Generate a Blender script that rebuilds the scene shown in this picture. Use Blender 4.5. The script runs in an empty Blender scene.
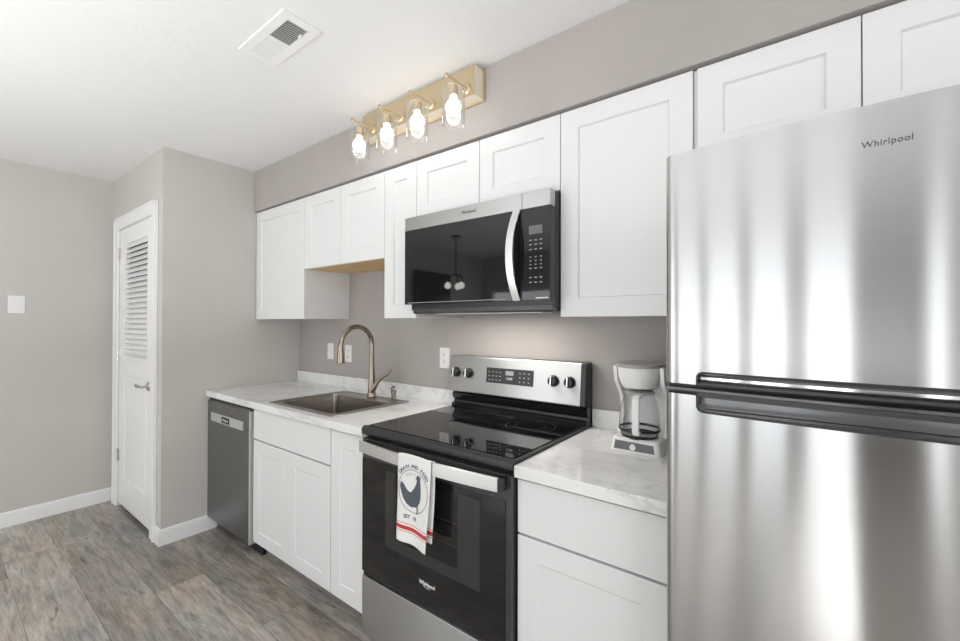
import bpy, bmesh, math, random
from mathutils import Vector, Matrix
random.seed(7)
C = bpy.context.scene
COL = C.collection
PI = math.pi

# ------------------------------------------------------------------ camera
cam_d = bpy.data.cameras.new('camera'); cam = bpy.data.objects.new('camera', cam_d); COL.objects.link(cam)
cam_d.sensor_width = 36.0; cam_d.lens = 36.0 * 420.23 / 960.0
cam_d.clip_start = 0.02; cam_d.clip_end = 100
YAW, PITCH, ROLL = 0.6484, 0.0068, 0.0023
F_ = Vector((-math.sin(YAW)*math.cos(PITCH), math.cos(YAW)*math.cos(PITCH), math.sin(PITCH)))
R_ = Vector((math.cos(YAW), math.sin(YAW), 0)); U_ = R_.cross(F_)
R2 = R_*math.cos(ROLL) + U_*math.sin(ROLL); U2 = U_*math.cos(ROLL) - R_*math.sin(ROLL)
M = Matrix((R2, U2, -F_)).transposed().to_4x4(); M.translation = Vector((3.104, -1.7665, 1.3599))
cam.matrix_world = M
C.camera = cam

# ------------------------------------------------------------------ world, light, exposure
C.view_settings.view_transform = 'Standard'; C.view_settings.look = 'None'
C.view_settings.gamma = 1.0; C.view_settings.use_curve_mapping = False
C.view_settings.exposure = 0.11
w = bpy.data.worlds.new('sky'); C.world = w; w.use_nodes = True
bg = w.node_tree.nodes['Background']; bg.inputs[0].default_value = (0.93, 0.96, 1.0, 1); bg.inputs[1].default_value = 1.0

def area(name, loc, rot, sx, sy, power, color=(1, 1, 1)):
    l = bpy.data.lights.new(name, 'AREA'); l.shape = 'RECTANGLE'; l.size = sx; l.size_y = sy
    l.energy = power; l.color = color
    o = bpy.data.objects.new(name, l); COL.objects.link(o); o.location = loc; o.rotation_euler = rot
    return o
# daylight through the rear windows; rear side and right ones are added fill
area('daylight_rear_window', (1.93, -4.78, 1.15), (PI/2, 0, 0), 3.0, 2.2, 30, (0.97, 0.985, 1.0))
area('daylight_narrow_window', (4.15, -4.78, 1.15), (PI/2, 0, 0), .3, 2.2, 4.0, (0.97, 0.985, 1.0))
sun = bpy.data.lights.new('sun', 'SUN'); sun.energy = 5.5; sun.angle = 0.02; sun.color = (1, .985, .965)
so = bpy.data.objects.new('sun', sun); COL.objects.link(so); so.rotation_euler = (math.radians(90-37), 0, 0)   # low sun through the rear glazing, added to brighten the steel's reflection
area('rear_side_fill', (-0.35, -4.78, 1.05), (PI/2, 0, 0), 1.2, 1.6, 20, (0.97, 0.985, 1.0))  # added frontal fill behind an unseen window
area('right_side_fill', (5.68, -2.6, 1.35), (0, PI/2, 0), 2.1, 2.6, 58, (0.98, 0.99, 1.0))  # added fill from the right for the left walls
# unseen fill light added behind the camera, aimed up to brighten the ceiling
area('upward_fill', (1.9, -2.6, 1.15), (PI, 0, 0), 3.4, 1.8, 42)
# added, unseen fill lamps are built below (ceiling_fill_lamp); this is the light they give
CEIL_W = 22

# ------------------------------------------------------------------ helpers
def bx(bm, x0, x1, y0, y1, z0, z1, bev=0.0, seg=2):
    r = bmesh.ops.create_cube(bm, size=1.0)
    vs = r['verts']
    for v in vs:
        v.co = Vector(((x0+x1)/2 + v.co.x*(x1-x0), (y0+y1)/2 + v.co.y*(y1-y0), (z0+z1)/2 + v.co.z*(z1-z0)))
    if bev > 0:
        es = list({e for v in vs for e in v.link_edges})
        bmesh.ops.bevel(bm, geom=es, offset=bev, segments=seg, affect='EDGES', profile=0.5)
    return bm

def box(*a, **k): return bx(bmesh.new(), *a, **k)

def cyl(bm, p0, p1, r0, r1=None, n=24, bev=0):
    p0 = Vector(p0); p1 = Vector(p1); r1 = r0 if r1 is None else r1
    d = p1-p0; q = d.to_track_quat('Z', 'Y').to_matrix().to_4x4()
    r = bmesh.ops.create_cone(bm, cap_ends=True, segments=n, radius1=r0, radius2=r1, depth=d.length)
    for v in r['verts']: v.co = (q @ v.co) + (p0+p1)/2
    if bev:
        es = [e for e in {e for v in r['verts'] for e in v.link_edges} if len(e.link_faces) == 2 and any(len(f.verts) > 4 for f in e.link_faces)]
        bmesh.ops.bevel(bm, geom=es, offset=bev, segments=3, affect='EDGES', profile=0.5)
    return bm

def lathe(bm, prof, origin=(0, 0, 0), axis='Z', n=40, cap=False):
    o = Vector(origin); rings = []
    for r, h in prof:
        ring = []
        for i in range(n):
            a = 2*PI*i/n; c, s = math.cos(a)*r, math.sin(a)*r
            p = {'Z': (c, s, h), 'Y': (c, h, s), 'X': (h, c, s)}[axis]
            ring.append(bm.verts.new(o+Vector(p)))
        rings.append(ring)
    for a, b in zip(rings, rings[1:]):
        for i in range(n):
            bm.faces.new((a[i], a[(i+1) % n], b[(i+1) % n], b[i]))
    if cap:
        bm.faces.new(rings[0]); bm.faces.new(rings[-1])
    bmesh.ops.remove_doubles(bm, verts=bm.verts, dist=1e-6)
    bmesh.ops.recalc_face_normals(bm, faces=bm.faces)
    return bm

def tube(bm, pts, radii, n=16):
    pts = [Vector(p) for p in pts]
    if not hasattr(radii, '__len__'): radii = [radii]*len(pts)
    rings = []; up = None
    for i, p in enumerate(pts):
        t = (pts[min(i+1, len(pts)-1)] - pts[max(i-1, 0)]).normalized()
        if up is None:
            up = Vector((1, 0, 0)) if abs(t.x) < 0.9 else Vector((0, 1, 0))
        a = (up - t*up.dot(t)).normalized(); b = t.cross(a); up = a
        rings.append([bm.verts.new(p + (a*math.cos(2*PI*k/n) + b*math.sin(2*PI*k/n))*radii[i]) for k in range(n)])
    for a, b in zip(rings, rings[1:]):
        for k in range(n): bm.faces.new((a[k], a[(k+1) % n], b[(k+1) % n], b[k]))
    bm.faces.new(rings[0][::-1]); bm.faces.new(rings[-1])
    return bm

def smooth_path(pts, n=8):
    P = [Vector(p) for p in pts]; out = []
    for i in range(len(P)-1):
        a, b, c, d = P[max(i-1, 0)], P[i], P[i+1], P[min(i+2, len(P)-1)]
        for k in range(n):
            t = k/n
            out.append(0.5*((2*b)+(c-a)*t+(2*a-5*b+4*c-d)*t*t+(3*b-a-3*c+d)*t**3))
    out.append(P[-1]); return out

def prism(bm, poly, axis, a0, a1):
    """extrude a 2D outline; axis 'X': poly=(y,z), 'Y': poly=(x,z), 'Z': poly=(x,y)"""
    def mk(u, v, h): return {'X': (h, u, v), 'Y': (u, h, v), 'Z': (u, v, h)}[axis]
    A = [bm.verts.new(mk(u, v, a0)) for u, v in poly]; B = [bm.verts.new(mk(u, v, a1)) for u, v in poly]
    n = len(poly)
    fs = [bm.faces.new(A), bm.faces.new(B[::-1])]
    for i in range(n): fs.append(bm.faces.new((A[i], B[i], B[(i+1) % n], A[(i+1) % n])))
    bmesh.ops.recalc_face_normals(bm, faces=fs)
    return bm

def rrect(x0, x1, z0, z1, r, n=6):
    out = []
    for cx, cz, a0 in ((x1-r, z1-r, 0), (x0+r, z1-r, 90), (x0+r, z0+r, 180), (x1-r, z0+r, 270)):
        for k in range(n+1):
            a = math.radians(a0+90*k/n); out.append((cx+r*math.cos(a), cz+r*math.sin(a)))
    return out

def obj(name, bm, mat, parent=None, label=None, smooth=True, ang=35):
    me = bpy.data.meshes.new(name); o = bpy.data.objects.new(name, me); COL.objects.link(o)
    root = Vector((0, 0, 0)); p = parent
    while p is not None: root += p.location; p = p.parent
    if parent is not None:
        o.parent = parent
        bmesh.ops.translate(bm, vec=-root, verts=bm.verts)
    bmesh.ops.recalc_face_normals(bm, faces=bm.faces)
    bm.to_mesh(me); bm.free()
    for m in (mat if isinstance(mat, (list, tuple)) else [mat]): me.materials.append(m)
    if smooth:
        for f in me.polygons: f.use_smooth = True
        me.set_sharp_from_angle(angle=math.radians(ang))
        wn = o.modifiers.new('weighted_normal', 'WEIGHTED_NORMAL'); wn.keep_sharp = True
    if label: o['label'] = label
    return o

def thing(name, label, cat, loc=(0, 0, 0), group=None):
    o = bpy.data.objects.new(name, None); COL.objects.link(o); o.location = loc
    o.empty_display_size = 0.05
    o['label'] = label; o['category'] = cat
    if group: o['group'] = group
    return o

def tag(o, label, cat, group=None):
    o['label'] = label; o['category'] = cat
    if group: o['group'] = group
    return o

def struct(name, bm, mat, parent=None, **k):
    o = obj(name, bm, mat, parent, **k)
    if parent is None: o['kind'] = 'structure'
    return o

def text_bm(s, size, depth=0.0006, spacing=1.0, bold=0.0):
    """flat lettering in the XY plane, centred, extruded"""
    cu = bpy.data.curves.new('lettering', 'FONT'); cu.body = s; cu.size = size; cu.extrude = depth
    cu.align_x = 'CENTER'; cu.align_y = 'CENTER'; cu.space_character = spacing; cu.offset = bold
    cu.resolution_u = 3
    o = bpy.data.objects.new('lettering', cu); COL.objects.link(o)
    dg = bpy.context.evaluated_depsgraph_get(); me = bpy.data.meshes.new_from_object(o.evaluated_get(dg))
    bm = bmesh.new(); bm.from_mesh(me)
    bpy.data.objects.remove(o); bpy.data.curves.remove(cu); bpy.data.meshes.remove(me)
    return bm

def text_front(s, size, x, y, z, depth=0.0006, spacing=1.0, bold=0.0):
    bm = text_bm(s, size, depth, spacing, bold)       # faces -Y
    for v in bm.verts: v.co = Vector((x+v.co.x, y-v.co.z, z+v.co.y))
    return bm

# ------------------------------------------------------------------ materials
def mat(name, col, rough=0.5, metal=0.0, **k):
    m = bpy.data.materials.new(name); m.use_nodes = True
    b = m.node_tree.nodes['Principled BSDF']
    b.inputs['Base Color'].default_value = (*col, 1); b.inputs['Roughness'].default_value = rough
    b.inputs['Metallic'].default_value = metal
    for kk, v in k.items(): b.inputs[kk.replace('_', ' ')].default_value = v
    return m
def N(m, t, **k):
    n = m.node_tree.nodes.new(t)
    for kk, v in k.items(): setattr(n, kk, v)
    return n
def L(m, a, b): m.node_tree.links.new(a, b)
def P(m): return m.node_tree.nodes['Principled BSDF']
def coords(m, scale=(1, 1, 1)):
    tc = N(m, 'ShaderNodeTexCoord'); mp = N(m, 'ShaderNodeMapping'); mp.inputs['Scale'].default_value = scale
    L(m, tc.outputs['Object'], mp.inputs[0]); return mp.outputs[0]
def bump(m, height, strength, dist=0.002):
    b = N(m, 'ShaderNodeBump'); b.inputs['Strength'].default_value = strength; b.inputs['Distance'].default_value = dist
    L(m, height, b.inputs['Height']); L(m, b.outputs[0], P(m).inputs['Normal'])
def ramp(m, fac, stops):
    r = N(m, 'ShaderNodeValToRGB'); e = r.color_ramp.elements
    while len(e) < len(stops): e.new(0.5)
    for i, (p, c) in enumerate(stops): e[i].position = p; e[i].color = (*c, 1) if len(c) == 3 else c
    L(m, fac, r.inputs[0]); return r.outputs[0]
def noise(m, vec, scale, detail=4, rough=0.5, dist=0.0):
    n = N(m, 'ShaderNodeTexNoise'); n.inputs['Scale'].default_value = scale; n.inputs['Detail'].default_value = detail
    n.inputs['Roughness'].default_value = rough; n.inputs['Distortion'].default_value = dist
    L(m, vec, n.inputs['Vector']); return n.outputs[0]

def paint(name, col, var=0.03, bstr=0.25, bscale=90):
    m = mat(name, col, 0.62)
    v = coords(m); n = noise(m, v, 2.2, 3)
    c0 = tuple(c*(1-var) for c in col); c1 = tuple(min(1, c*(1+var)) for c in col)
    L(m, ramp(m, n, [(0.3, c0), (0.7, c1)]), P(m).inputs['Base Color'])
    bump(m, noise(m, v, bscale, 3), bstr, 0.004)
    return m
M_wall = paint('greige_wall_paint', (0.575, 0.552, 0.520))
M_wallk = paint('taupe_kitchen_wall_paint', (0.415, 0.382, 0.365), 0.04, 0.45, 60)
M_ceil = paint('white_ceiling_paint', (0.83, 0.83, 0.83), 0.01, 0.2)
M_trim = mat('white_trim_paint', (0.86, 0.86, 0.86), 0.35)
M_cab = mat('white_cabinet_lacquer', (0.77, 0.77, 0.775), 0.32)
M_cabside = mat('white_cabinet_side', (0.72, 0.735, 0.735), 0.4)
M_gap = mat('dark_cabinet_gap', (0.10, 0.095, 0.09), 0.8)
M_black = mat('black_plastic', (0.012, 0.012, 0.013), 0.3)
M_blackgloss = mat('black_glass', (0.006, 0.006, 0.007), 0.03)
M_dark = mat('dark_grey_enamel', (0.045, 0.045, 0.047), 0.25)
M_chrome = mat('polished_chrome', (0.85, 0.85, 0.86), 0.08, 1.0)
M_nickel = mat('satin_nickel', (0.60, 0.58, 0.55), 0.25, 1.0)
M_bronze = mat('champagne_bronze', (0.33, 0.285, 0.23), 0.26, 1.0)
M_gold = mat('brushed_gold', (0.66, 0.55, 0.38), 0.34, 1.0)
M_goldlit = mat('bulb_lit_gold', (0.86, 0.80, 0.68), 0.35, 0.3)  # gold with the bulbs' light put into the colour
M_plate = mat('white_plastic_plate', (0.85, 0.85, 0.84), 0.3)
M_slot = mat('dark_slots', (0.05, 0.05, 0.05), 0.6)
M_white_pl = mat('white_appliance_plastic', (0.90, 0.90, 0.89), 0.28)
M_greylid = mat('grey_lid_plastic', (0.42, 0.42, 0.41), 0.35)
M_greypanel = mat('grey_panel_plastic', (0.16, 0.16, 0.165), 0.4)
M_print = mat('white_print', (0.75, 0.75, 0.75), 0.5)
M_greyprint = mat('grey_print', (0.30, 0.30, 0.31), 0.5)
M_badge = mat('dark_badge', (0.035, 0.035, 0.04), 0.25, 0.3)
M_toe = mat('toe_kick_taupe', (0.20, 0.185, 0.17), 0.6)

def wood(name, a, b):
    m = mat(name, a, 0.5); v = coords(m, (1.5, 25, 25))
    L(m, ramp(m, noise(m, v, 2, 4), [(0.3, a), (0.7, b)]), P(m).inputs['Base Color']); return m
M_ply = wood('birch_plywood', (0.62, 0.40, 0.17), (0.78, 0.55, 0.27))

def steel(name, col, rough, aniso=0.85, axis='Z', streak=(1.2, 1.2, 260), var=0.05, rot=0.25):
    m = mat(name, col, rough, 1.0)
    P(m).inputs['Anisotropic'].default_value = aniso
    P(m).inputs['Anisotropic Rotation'].default_value = rot
    t = N(m, 'ShaderNodeTangent', direction_type='RADIAL', axis=axis); L(m, t.outputs[0], P(m).inputs['Tangent'])
    v = coords(m, streak); n = noise(m, v, 3, 3, 0.6)
    L(m, ramp(m, n, [(0.25, tuple(c*(1-var) for c in col)), (0.75, tuple(min(1, c*(1+var)) for c in col))]), P(m).inputs['Base Color'])
    r = N(m, 'ShaderNodeMapRange'); r.inputs['To Min'].default_value = rough*0.85; r.inputs['To Max'].default_value = rough*1.15
    L(m, n, r.inputs[0]); L(m, r.outputs[0], P(m).inputs['Roughness'])
    return m
M_steel = steel('brushed_stainless', (0.53, 0.53, 0.535), 0.185, 1.0, var=.02)
M_steel2 = steel('brushed_stainless_range', (0.50, 0.50, 0.50), 0.34, .9, var=.012)
M_steeld = steel('dark_stainless', (0.27, 0.27, 0.275), 0.36)
M_sink = steel('brushed_sink_steel', (0.38, 0.35, 0.32), 0.30, 0.4)

# glass of lamp shades and carafe
def glassm(name, col=(1, 1, 1), rough=0.0, thin=0.95):
    m = bpy.data.materials.new(name); m.use_nodes = True; nt = m.node_tree
    for n in list(nt.nodes): nt.nodes.remove(n)
    o = nt.nodes.new('ShaderNodeOutputMaterial'); mx = nt.nodes.new('ShaderNodeMixShader')
    tr = nt.nodes.new('ShaderNodeBsdfTransparent'); gl = nt.nodes.new('ShaderNodeBsdfGlossy')
    lw = nt.nodes.new('ShaderNodeLayerWeight'); lw.inputs[0].default_value = 0.5
    pw = nt.nodes.new('ShaderNodeMath'); pw.operation = 'POWER'; pw.inputs[1].default_value = 1.7; nt.links.new(lw.outputs['Facing'], pw.inputs[0])
    mr = nt.nodes.new('ShaderNodeMapRange'); mr.inputs['To Min'].default_value = 0.04; mr.inputs['To Max'].default_value = thin
    tr.inputs[0].default_value = (*col, 1); gl.inputs['Roughness'].default_value = rough + 0.02
    nt.links.new(pw.outputs[0], mr.inputs[0]); nt.links.new(mr.outputs[0], mx.inputs[0])
    nt.links.new(tr.outputs[0], mx.inputs[1]); nt.links.new(gl.outputs[0], mx.inputs[2]); nt.links.new(mx.outputs[0], o.inputs[0])
    return m
M_glass = glassm('clear_glass', (0.97, 0.975, 0.97))
M_carafe = glassm('carafe_glass', (0.96, 0.965, 0.965), 0.0, 0.6)
M_pane = glassm('window_glass', (0.97, 0.98, 0.98), 0, 0.3)
def emit(name, col, s):
    m = bpy.data.materials.new(name); m.use_nodes = True; nt = m.node_tree
    for n in list(nt.nodes): nt.nodes.remove(n)
    o = nt.nodes.new('ShaderNodeOutputMaterial'); e = nt.nodes.new('ShaderNodeEmission')
    e.inputs[0].default_value = (*col, 1); e.inputs[1].default_value = s; nt.links.new(e.outputs[0], o.inputs[0]); return m
M_bulb = emit('lit_bulb', (1.0, 0.97, 0.93), 9.0)
M_diff = emit('lit_diffuser', (1.0, 0.98, 0.96), 3.0)

# marble-look laminate
def marble(name):
    m = mat(name, (0.8, 0.8, 0.8), 0.16)
    v = coords(m, (1.0, 1.5, 1.5))
    n1 = noise(m, v, 2.2, 6, 0.55, 1.2)
    cloud = ramp(m, n1, [(0.30, (0.66, 0.655, 0.645)), (0.45, (0.80, 0.80, 0.795)), (0.62, (0.86, 0.86, 0.855))])
    n2 = noise(m, v, 1.7, 5, 0.55, 1.6)
    s = N(m, 'ShaderNodeMath', operation='SUBTRACT'); s.inputs[1].default_value = 0.5; L(m, n2, s.inputs[0])
    a = N(m, 'ShaderNodeMath', operation='ABSOLUTE'); L(m, s.outputs[0], a.inputs[0])
    vein = ramp(m, a.outputs[0], [(0.0, (0.74, 0.73, 0.72)), (0.012, (0.93, 0.93, 0.93)), (0.035, (1, 1, 1))])
    mx = N(m, 'ShaderNodeMix', data_type='RGBA', blend_type='MULTIPLY'); mx.inputs[0].default_value = 0.7
    L(m, cloud, mx.inputs[6]); L(m, vein, mx.inputs[7]); L(m, mx.outputs[2], P(m).inputs['Base Color'])
    return m
M_marble = marble('marble_laminate')

# floor planks: per-plank tone stored as an attribute, grain from noise
def floor_mat():
    m = mat('weathered_vinyl_plank', (0.3, 0.3, 0.3), 0.30)
    at = N(m, 'ShaderNodeAttribute', attribute_name='plank'); sep = N(m, 'ShaderNodeSeparateColor'); L(m, at.outputs['Color'], sep.inputs[0])
    tc = N(m, 'ShaderNodeTexCoord')
    off = N(m, 'ShaderNodeVectorMath', operation='SCALE'); off.inputs['Scale'].default_value = 17.0; L(m, at.outputs['Color'], off.inputs[0])
    ad = N(m, 'ShaderNodeVectorMath', operation='ADD'); L(m, tc.outputs['Object'], ad.inputs[0]); L(m, off.outputs[0], ad.inputs[1])
    mp = N(m, 'ShaderNodeMapping'); mp.inputs['Scale'].default_value = (1.3, 13.0, 1.0); L(m, ad.outputs[0], mp.inputs[0])
    mp2 = N(m, 'ShaderNodeMapping'); mp2.inputs['Scale'].default_value = (1.3, 4.6, 1.0); L(m, ad.outputs[0], mp2.inputs[0])
    base = ramp(m, sep.outputs[0], [(0.0, (0.27, 0.254, 0.238)), (0.35, (0.325, 0.308, 0.288)), (0.7, (0.42, 0.403, 0.38)), (1.0, (0.54, 0.525, 0.50))])
    patch = ramp(m, noise(m, mp2.outputs[0], 2.0, 6, 0.62, 0.8), [(0.30, (0.52, 0.53, 0.54)), (0.45, (0.85, 0.84, 0.83)), (0.60, (1.15, 1.10, 1.05)), (0.75, (1.35, 1.38, 1.36))])
    grain = ramp(m, noise(m, mp.outputs[0], 5.0, 9, 0.72, 0.6), [(0.32, (0.55, 0.53, 0.51)), (0.5, (1.0, 1.0, 1.0)), (0.68, (1.35, 1.34, 1.32))])
    mpk = N(m, 'ShaderNodeMapping'); mpk.inputs['Scale'].default_value = (3.0, 14.0, 1.0); mpk.inputs['Rotation'].default_value = (0, 0, 0.12); L(m, ad.outputs[0], mpk.inputs[0])
    crack = ramp(m, noise(m, mpk.outputs[0], 1.6, 4, 0.5, 1.5), [(0.27, (0.45, 0.42, 0.40)), (0.33, (1, 1, 1))])
    warm = ramp(m, noise(m, mp2.outputs[0], 1.3, 3, 0.5, 0.3), [(0.35, (0.95, 1.0, 1.02)), (0.65, (1.09, 1.0, 0.93))])
    cur = base
    for c in (patch, grain, crack, warm):
        mx = N(m, 'ShaderNodeMix', data_type='RGBA', blend_type='MULTIPLY'); mx.inputs[0].default_value = 1.0
        L(m, cur, mx.inputs[6]); L(m, c, mx.inputs[7]); cur = mx.outputs[2]
    L(m, cur, P(m).inputs['Base Color'])
    bump(m, noise(m, mp.outputs[0], 6.0, 6, 0.6), 0.25, 0.002)
    return m
M_floor = floor_mat()

# ------------------------------------------------------------------ the setting
H = 2.442; XL = -1.102; XR = 5.6; YR = -4.7; PY = -0.892      # pantry front plane
SOF_Y = -0.350; SOF_Z = 2.154
def make_floor():
    bm = bmesh.new(); lay = bm.loops.layers.float_color.new('plank')
    rows = [0.0 - 0.0]
    edges = [0.02, -0.20, -0.415, -0.63]; y = -0.63
    while y > YR-0.1: y -= 0.2155; edges.append(y)
    offs = {3: 1.18, 4: 0.527, 5: -0.10, 6: 0.74}
    rnd = random.Random(3)
    fixed = {(3, 0): 0.70}
    for r in range(len(edges)-1):
        off = offs.get(r, rnd.uniform(0, 1.22)); n0 = int((XL-0.2-off)//1.22)
        x = off + n0*1.22
        while x < XR+0.1:
            g = 0.0006; tone = rnd.random()
            x0, x1 = max(x, XL-.1), min(x+1.22, XR+.1)
            if x1 > x0+0.01:
                f = bm.faces.new([bm.verts.new(v) for v in ((x0+g, edges[r]-g, 0), (x0+g, edges[r+1]+g, 0), (x1-g, edges[r+1]+g, 0), (x1-g, edges[r]-g, 0))])
                t = (tone, rnd.random(), rnd.random(), 1)
                for l in f.loops: l[lay] = t
            x += 1.22
    # sealed body just under the planks
    vs = [bm.verts.new(v) for v in ((XL-.1, YR-.1, -0.002), (XR+.1, YR-.1, -0.002), (XR+.1, 0.1, -0.002), (XL-.1, 0.1, -0.002))]
    f = bm.faces.new(vs); f.material_index = 1
    for l in f.loops: l[lay] = (0, 0, 0, 1)
    return struct('floor', bm, [M_floor, M_slot], smooth=False)
make_floor()
struct('ceiling', box(XL-.1, XR+.1, YR-.1, 0.1, H, H+0.1), M_ceil, smooth=False)
struct('wall_back', box(-0.0, XR+.1, 0.0, 0.1, 0, H), M_wallk, smooth=False)
struct('wall_soffit', box(0.0, XR, SOF_Y, 0.0, SOF_Z, H, bev=0.004), M_wallk)
struct('wall_left', box(XL-.1, XL, YR, PY+.9, 0, H), M_wall, smooth=False)
struct('wall_pantry_side', box(-0.1, 0.0, PY+0.1, 0.1, 0, H), M_wall, smooth=False)
# pantry front wall with the door opening, one mesh
DX0, DX1, DZ = -0.945, -0.150, 2.06
bm = bmesh.new()
bx(bm, DX1, 0.0, PY, PY+.1, 0, H); bx(bm, XL, DX0, PY, PY+.1, 0, H); bx(bm, DX0, DX1, PY, PY+.1, DZ, H)
struct('wall_pantry_front', bm, M_wall)
# rear wall with its glazed opening, seen in the steel; right wall with added window
bm = bmesh.new()
WX0, WX1, WZ0, WZ1 = 0.45, 3.30, 0.04, 2.12
W2X0, W2X1 = 4.04, 4.26
W4X0, W4X1 = -0.95, 0.25
for a in ((XL-.1, W4X0, 0, H), (W4X1, WX0, 0, H), (WX1, W2X0, 0, H), (W2X1, XR+.1, 0, H), (W4X0, W4X1, 1.90, H), (W4X0, W4X1, 0, .2), (WX0, WX1, WZ1, H), (WX0, WX1, 0, WZ0), (W2X0, W2X1, WZ1, H), (W2X0, W2X1, 0, WZ0)):
    bx(bm, a[0], a[1], YR-.1, YR, a[2], a[3])
struct('wall_rear', bm, M_wall, smooth=False)
bm = bmesh.new()
RY0, RY1 = -3.95, -1.3
for a in ((YR-.1, RY0, 0, H), (RY1, 0.1, 0, H), (RY0, RY1, 2.2, H), (RY0, RY1, 0, 0.5)):
    bx(bm, XR, XR+.1, a[0], a[1], a[2], a[3])
struct('wall_right', bm, M_wall, smooth=False)
M_post = mat('grey_window_post', (0.42, 0.42, 0.42), 0.5)
w1 = struct('window_1', box(WX0+.03, WX1-.03, YR-.055, YR-.050, WZ0+.03, WZ1-.03), M_pane, smooth=False)
bm = bmesh.new()
for x, pw_ in ((WX0, .085), (1.04, .16), (1.74, .20), (2.44, .27), (3.24, .06)): bx(bm, x, x+pw_, YR-.08, YR-.005, WZ0, WZ1, bev=.004)
bx(bm, WX0, WX1, YR-.08, YR-.01, WZ0, WZ0+.06); bx(bm, WX0, WX1, YR-.08, YR-.01, WZ1-.06, WZ1)
struct('window_frame', bm, M_post, w1)
w2 = struct('window_2', box(W2X0+.02, W2X1-.02, YR-.055, YR-.050, WZ0+.03, WZ1-.03), M_pane, smooth=False)
bm = bmesh.new(); bx(bm, W2X0, W2X0+.03, YR-.08, YR-.005, WZ0, WZ1); bx(bm, W2X1-.03, W2X1, YR-.08, YR-.005, WZ0, WZ1)
bx(bm, W2X0, W2X1, YR-.08, YR-.01, WZ0, WZ0+.04); bx(bm, W2X0, W2X1, YR-.08, YR-.01, WZ1-.04, WZ1)
struct('window_frame', bm, M_trim, w2)
w4 = struct('added_window_rear_side', box(W4X0+.02, W4X1-.02, YR-.055, YR-.050, .23, 1.87), M_pane, smooth=False)  # unseen window added to let frontal fill light in
bm = bmesh.new(); bx(bm, W4X0, W4X0+.04, YR-.08, YR-.005, .2, 1.90); bx(bm, W4X1-.04, W4X1, YR-.08, YR-.005, .2, 1.90)
bx(bm, W4X0, W4X1, YR-.08, YR-.01, .2, .24); bx(bm, W4X0, W4X1, YR-.08, YR-.01, 1.86, 1.90)
struct('window_frame', bm, M_trim, w4)
w3 = struct('added_window_right', box(XR+.05, XR+.055, RY0+.03, RY1-.03, .53, 2.17), M_pane, smooth=False)  # unseen window added to light the left walls
bm = bmesh.new()
for y in (RY0, (RY0+RY1)/2-.03, RY1-.06): bx(bm, XR+.01, XR+.08, y, y+.06, .5, 2.2)
bx(bm, XR+.01, XR+.08, RY0, RY1, .5, .56); bx(bm, XR+.01, XR+.08, RY0, RY1, 2.14, 2.2)
struct('window_frame', bm, M_trim, w3)
# dark door added between the rear windows to darken the steel's reflection
M_darkdoor = mat('charcoal_door_paint', (0.05, 0.05, 0.052), 0.5)
d2 = struct('added_dark_door', box(3.32, 3.98, YR, YR+.04, 0, 2.12, bev=.004), M_darkdoor)
struct('door_handle', cyl(cyl(bmesh.new(), (3.90, YR+.04, 1.0), (3.90, YR+.09, 1.0), .012), (3.90, YR+.08, 1.0), (3.79, YR+.08, 1.0), .009), M_nickel, d2)

# baseboards: profile with a small chamfer
def baseboard_y(name, x, y0, y1, side):       # runs along y, thickness toward +x if side=1
    t = 0.013*side
    return struct(name, prism(bmesh.new(), [(x, 0), (x+t, 0), (x+t, .085), (x+t*.45, .097), (x, .097)], 'Y', y0, y1), M_trim)
baseboard_y('baseboard_left', XL, YR, PY, 1)
baseboard_y('baseboard_pantry_side', 0.0, PY-.013, -0.585, 1)
struct('baseboard_pantry_front', prism(bmesh.new(), [(PY, 0), (PY-.013, 0), (PY-.013, .085), (PY-.006, .097), (PY, .097)], 'X', -0.078, 0.0), M_trim)
struct('baseboard_rear', box(4.28, XR, YR, YR+.013, 0, .097), M_trim)

# door casing
def casing_bm():
    bm = bmesh.new(); CW = .072; y0, y1 = PY-.016, PY
    oL, oR, oT = DX0-.072, DX1+CW, DZ+.070
    bx(bm, oL, DX0+.012, y0, y1, 0, oT, bev=.004); bx(bm, DX1-.012, oR, y0, y1, 0, oT, bev=.004)
    bx(bm, oL+.001, oR-.001, y0-.0005, y1, DZ-.012, oT, bev=.004)
    for a in ((oL, oL+.018), (oR-.018, oR)): bx(bm, a[0], a[1], y0-.006, y0+.001, 0, oT, bev=.003)
    bx(bm, oL, oR, y0-.006, y0+.001, oT-.018, oT, bev=.003)
    # jamb and stop
    bx(bm, DX0, DX0+.012, PY, PY+.1, 0, DZ); bx(bm, DX1-.012, DX1, PY, PY+.1, 0, DZ); bx(bm, DX0, DX1, PY, PY+.1, DZ-.012, DZ)
    return bm
struct('trim_1', casing_bm(), M_trim)
# louvred pantry door
sx0, sx1, sz0, sz1 = DX0+.015, DX1-.015, .028, DZ-.015
fy0, fy1 = PY+.000, PY+.034
bm = bmesh.new()
st = .125
bx(bm, sx0, sx0+st, fy0, fy1, sz0, sz1, bev=.003); bx(bm, sx1-st, sx1, fy0, fy1, sz0, sz1, bev=.003)
for a in ((sz0, .22), (.98, 1.12), (1.93, sz1)): bx(bm, sx0+st-.001, sx1-st+.001, fy0, fy1, a[0], a[1], bev=.003)
door = struct('door_1', bm, M_trim)
bm = bmesh.new(); bx(bm, sx0+st, sx1-st, fy0+.014, fy1-.008, .22, .98); bx(bm, sx0+st+.03, sx1-st-.03, fy0+.004, fy1-.01, .25, .95, bev=.010, seg=3)
struct('door_panel', bm, M_trim, door)
bm = bmesh.new(); z = 1.104
while z < 1.925:
    prism(bm, [(fy0+.001, z), (fy0+.006, z+.0), (fy1-.004, z+.039), (fy1-.009, z+.039)], 'X', sx0+st, sx1-st); z += .036
lv = struct('louvre_slats', bm, M_trim, door, smooth=False)
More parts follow.
